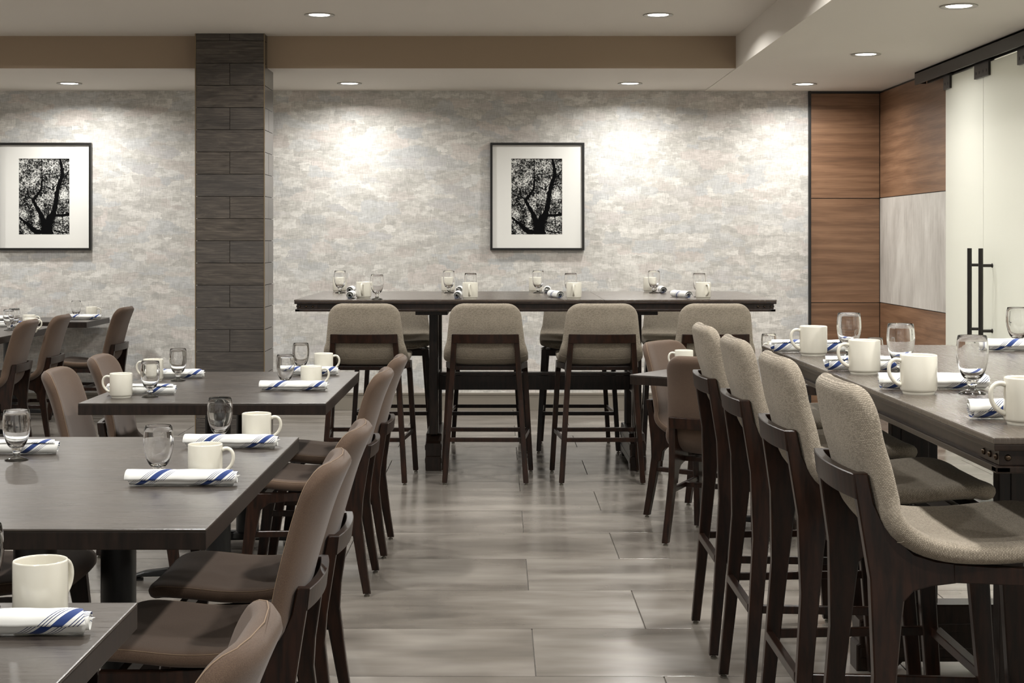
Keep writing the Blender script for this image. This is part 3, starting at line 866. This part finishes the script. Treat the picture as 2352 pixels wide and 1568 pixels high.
def gob(x, y, z, label): GOB.put((x, y, z), R(random.uniform(0, 90)), label, 'glass', 'stemmed water goblets')
def nap(x, y, z, deg, label, k=0): NAP[k].put((x, y, z), R(deg), label, 'napkin', 'rolled striped napkins')
# place settings
mug(-0.773, 2.586, 0.7625, 64, 'ivory mug on the bottom left corner table')
nap(-0.8, 2.472, 0.7625, 2, 'blue-striped napkin roll at the bottom left corner in front of the mug', 1)
gob(-0.895, 2.647, 0.7625, 'goblet cut by the left edge at the bottom left corner table')
nap(-0.818, 3.973, 0.7625, 1, 'blue-striped napkin roll nearest on the left foreground table, before its mug', 0)
gob(-0.9, 4.055, 0.7625, 'goblet behind the front napkin on the left foreground table')
mug(-0.776, 4.055, 0.7625, 0, 'ivory mug behind the front napkin on the left foreground table')
nap(-0.815, 4.687, 0.7625, -1, 'blue-striped napkin roll at the far right corner of the left foreground table', 1)
gob(-0.867, 4.77, 0.7625, 'goblet behind the second napkin, before the middle left table edge')
mug(-0.753, 4.77, 0.7625, 8, 'ivory mug at the far right corner of the left foreground table')
gob(-1.394, 4.433, 0.7625, 'goblet at the left edge on the left foreground table')
nap(-1.451, 4.56, 0.7625, 2, 'blue-striped napkin roll behind the goblet at the left edge', 2)
mug(-1.526, 6.197, 0.7625, 180, 'ivory mug at the near left corner of the middle left table')
nap(-1.47, 6.32, 0.7625, -2, 'blue-striped napkin roll behind the near left mug of the middle table', 2)
gob(-1.411, 6.208, 0.7625, 'goblet at the near left of the middle left table')
mug(-1.561, 6.929, 0.7625, 180, 'ivory mug at the far left of the middle left table, behind a goblet')
gob(-1.446, 6.916, 0.7625, 'goblet at the far left of the middle left table')
nap(-1.497, 7.054, 0.7625, 2, 'blue-striped napkin roll at the far left of the middle left table', 1)
nap(-0.862, 6.471, 0.7625, 0, 'blue-striped napkin roll at the near right of the middle left table', 0)
gob(-0.912, 6.555, 0.7625, 'goblet behind the near right napkin of the middle left table')
mug(-0.801, 6.555, 0.7625, 5, 'ivory mug at the near right of the middle left table')
nap(-0.894, 7.198, 0.7625, 1, 'blue-striped napkin roll at the far right of the middle left table', 1)
gob(-0.94, 7.288, 0.7625, 'goblet at the far right of the middle left table')
mug(-0.832, 7.288, 0.7625, 10, 'ivory mug at the far right corner of the middle left table')
nap(-3.306, 12.222, 0.7625, 2, 'blue-striped napkin roll on the table against the back wall, right end', 1)
gob(-3.398, 12.329, 0.7625, 'goblet behind the napkin on the table against the back wall')
mug(-3.275, 12.329, 0.7625, 5, 'ivory mug on the table against the back wall')
nap(-3.928, 12.014, 0.7625, 2, 'blue-striped napkin roll at the left edge on the table against the back wall', 0)
nap(-3.59, 11.175, 0.7625, 6, 'blue-striped napkin roll on the far left table at the left edge', 2)
gob(-3.44, 10.765, 0.7625, 'goblet at the left edge on the far left table, left of the other')
gob(-3.459, 10.949, 0.7625, 'goblet on the far left table, right of the other')
mug(-3.369, 11.0, 0.7625, 10, 'ivory mug on the far left table between the chair backs')
mug(-3.216, 10.539, 0.7625, 0, 'ivory mug hidden behind the nearer chair back, only its handle shows')
mug(0.906, 7.489, 0.7625, 180, 'ivory mug on the angled table behind the dark chair back')
gob(1.411, 8.0, 0.7625, 'goblet on the angled table, seen just beyond the right bar table')
mug(1.468, 8.111, 0.7625, 180, 'ivory mug beside the goblet just beyond the right bar table')
gob(1.889, 7.686, 0.7625, 'goblet on the angled table between two mugs of the right bar table')
mug(-1.064, 10.262, 1.05, 60, 'ivory mug on the far side of the centre bar table, first place from the left')
gob(-1.037, 10.028, 1.05, 'goblet on the far side of the centre bar table, first place from the left')
nap(-0.973, 10.107, 1.05, 92, 'napkin roll on the far side of the centre bar table, first place from the left', 0)
mug(-0.805, 9.143, 1.05, -95, 'ivory mug on the near side of the centre bar table, first place from the left')
gob(-0.71, 8.957, 1.05, 'goblet on the near side of the centre bar table, first place from the left')
nap(-0.881, 9.161, 1.05, 92, 'napkin roll on the near side of the centre bar table, first place from the left', 1)
mug(-0.338, 10.262, 1.05, 60, 'ivory mug on the far side of the centre bar table, second place from the left')
gob(-0.325, 10.028, 1.05, 'goblet on the far side of the centre bar table, second place from the left')
nap(-0.258, 10.107, 1.05, 90, 'napkin roll on the far side of the centre bar table, second place from the left', 0)
mug(-0.167, 9.026, 1.05, -95, 'ivory mug on the near side of the centre bar table, second place from the left')
gob(-0.17, 9.337, 1.05, 'goblet on the near side of the centre bar table, second place from the left')
nap(-0.244, 9.161, 1.05, 90, 'napkin roll on the near side of the centre bar table, second place from the left', 1)
mug(0.248, 10.262, 1.05, 60, 'ivory mug on the far side of the centre bar table, third place from the left')
gob(0.259, 10.028, 1.05, 'goblet on the far side of the centre bar table, third place from the left')
nap(0.321, 10.107, 1.05, 88, 'napkin roll on the far side of the centre bar table, third place from the left', 0)
mug(0.444, 9.026, 1.05, -95, 'ivory mug on the near side of the centre bar table, third place from the left')
gob(0.44, 9.337, 1.05, 'goblet on the near side of the centre bar table, third place from the left')
nap(0.341, 9.254, 1.05, 101, 'napkin roll on the near side of the centre bar table, third place from the left', 1)
mug(1.015, 10.262, 1.05, 60, 'ivory mug on the far side of the centre bar table, fourth place from the left')
gob(1.017, 10.028, 1.05, 'goblet on the far side of the centre bar table, fourth place from the left')
nap(1.078, 10.107, 1.05, 88, 'napkin roll on the far side of the centre bar table, fourth place from the left', 0)
mug(1.211, 9.072, 1.05, -70, 'ivory mug on the near side of the centre bar table, fourth place from the left')
gob(1.223, 9.337, 1.05, 'goblet on the near side of the centre bar table, fourth place from the left')
nap(1.099, 9.254, 1.05, 104, 'napkin roll on the near side of the centre bar table, fourth place from the left', 1)
mug(1.048, 5.101, 1.015, 180, 'ivory mug on the right bar table, farthest from the camera')
nap(1.071, 5.23, 1.015, 0, 'napkin roll behind the farthest mug of the right bar table', 2)
gob(1.145, 5.007, 1.015, 'goblet on the right bar table, farthest of the left row')
mug(1.05, 4.4, 1.015, 180, 'ivory mug on the right bar table, third from the camera')
nap(1.098, 4.501, 1.015, 2, 'blue-striped napkin roll on the right bar table behind the third mug from the camera', 2)
gob(1.146, 4.367, 1.015, 'goblet on the right bar table, second from the far end')
mug(1.051, 3.834, 1.015, 180, 'ivory mug on the right bar table, second from the camera')
nap(1.12, 3.946, 1.015, 1, 'blue-striped napkin roll on the right bar table with a goblet before it', 0)
gob(1.184, 3.83, 1.015, 'large looking goblet on the right bar table, nearest the camera')
mug(1.102, 3.2, 1.015, 180, 'ivory mug cut by the right edge on the bar table corner')
nap(1.151, 3.302, 1.015, 4, 'blue-striped napkin roll cut by the right edge near the bar table corner', 1)
nap(1.83, 5.301, 1.015, 0, 'blue-striped napkin roll at the right edge on the far side of the centre bar table', 0)
gob(1.834, 5.415, 1.015, 'goblet at the right edge behind a napkin on the right bar table')
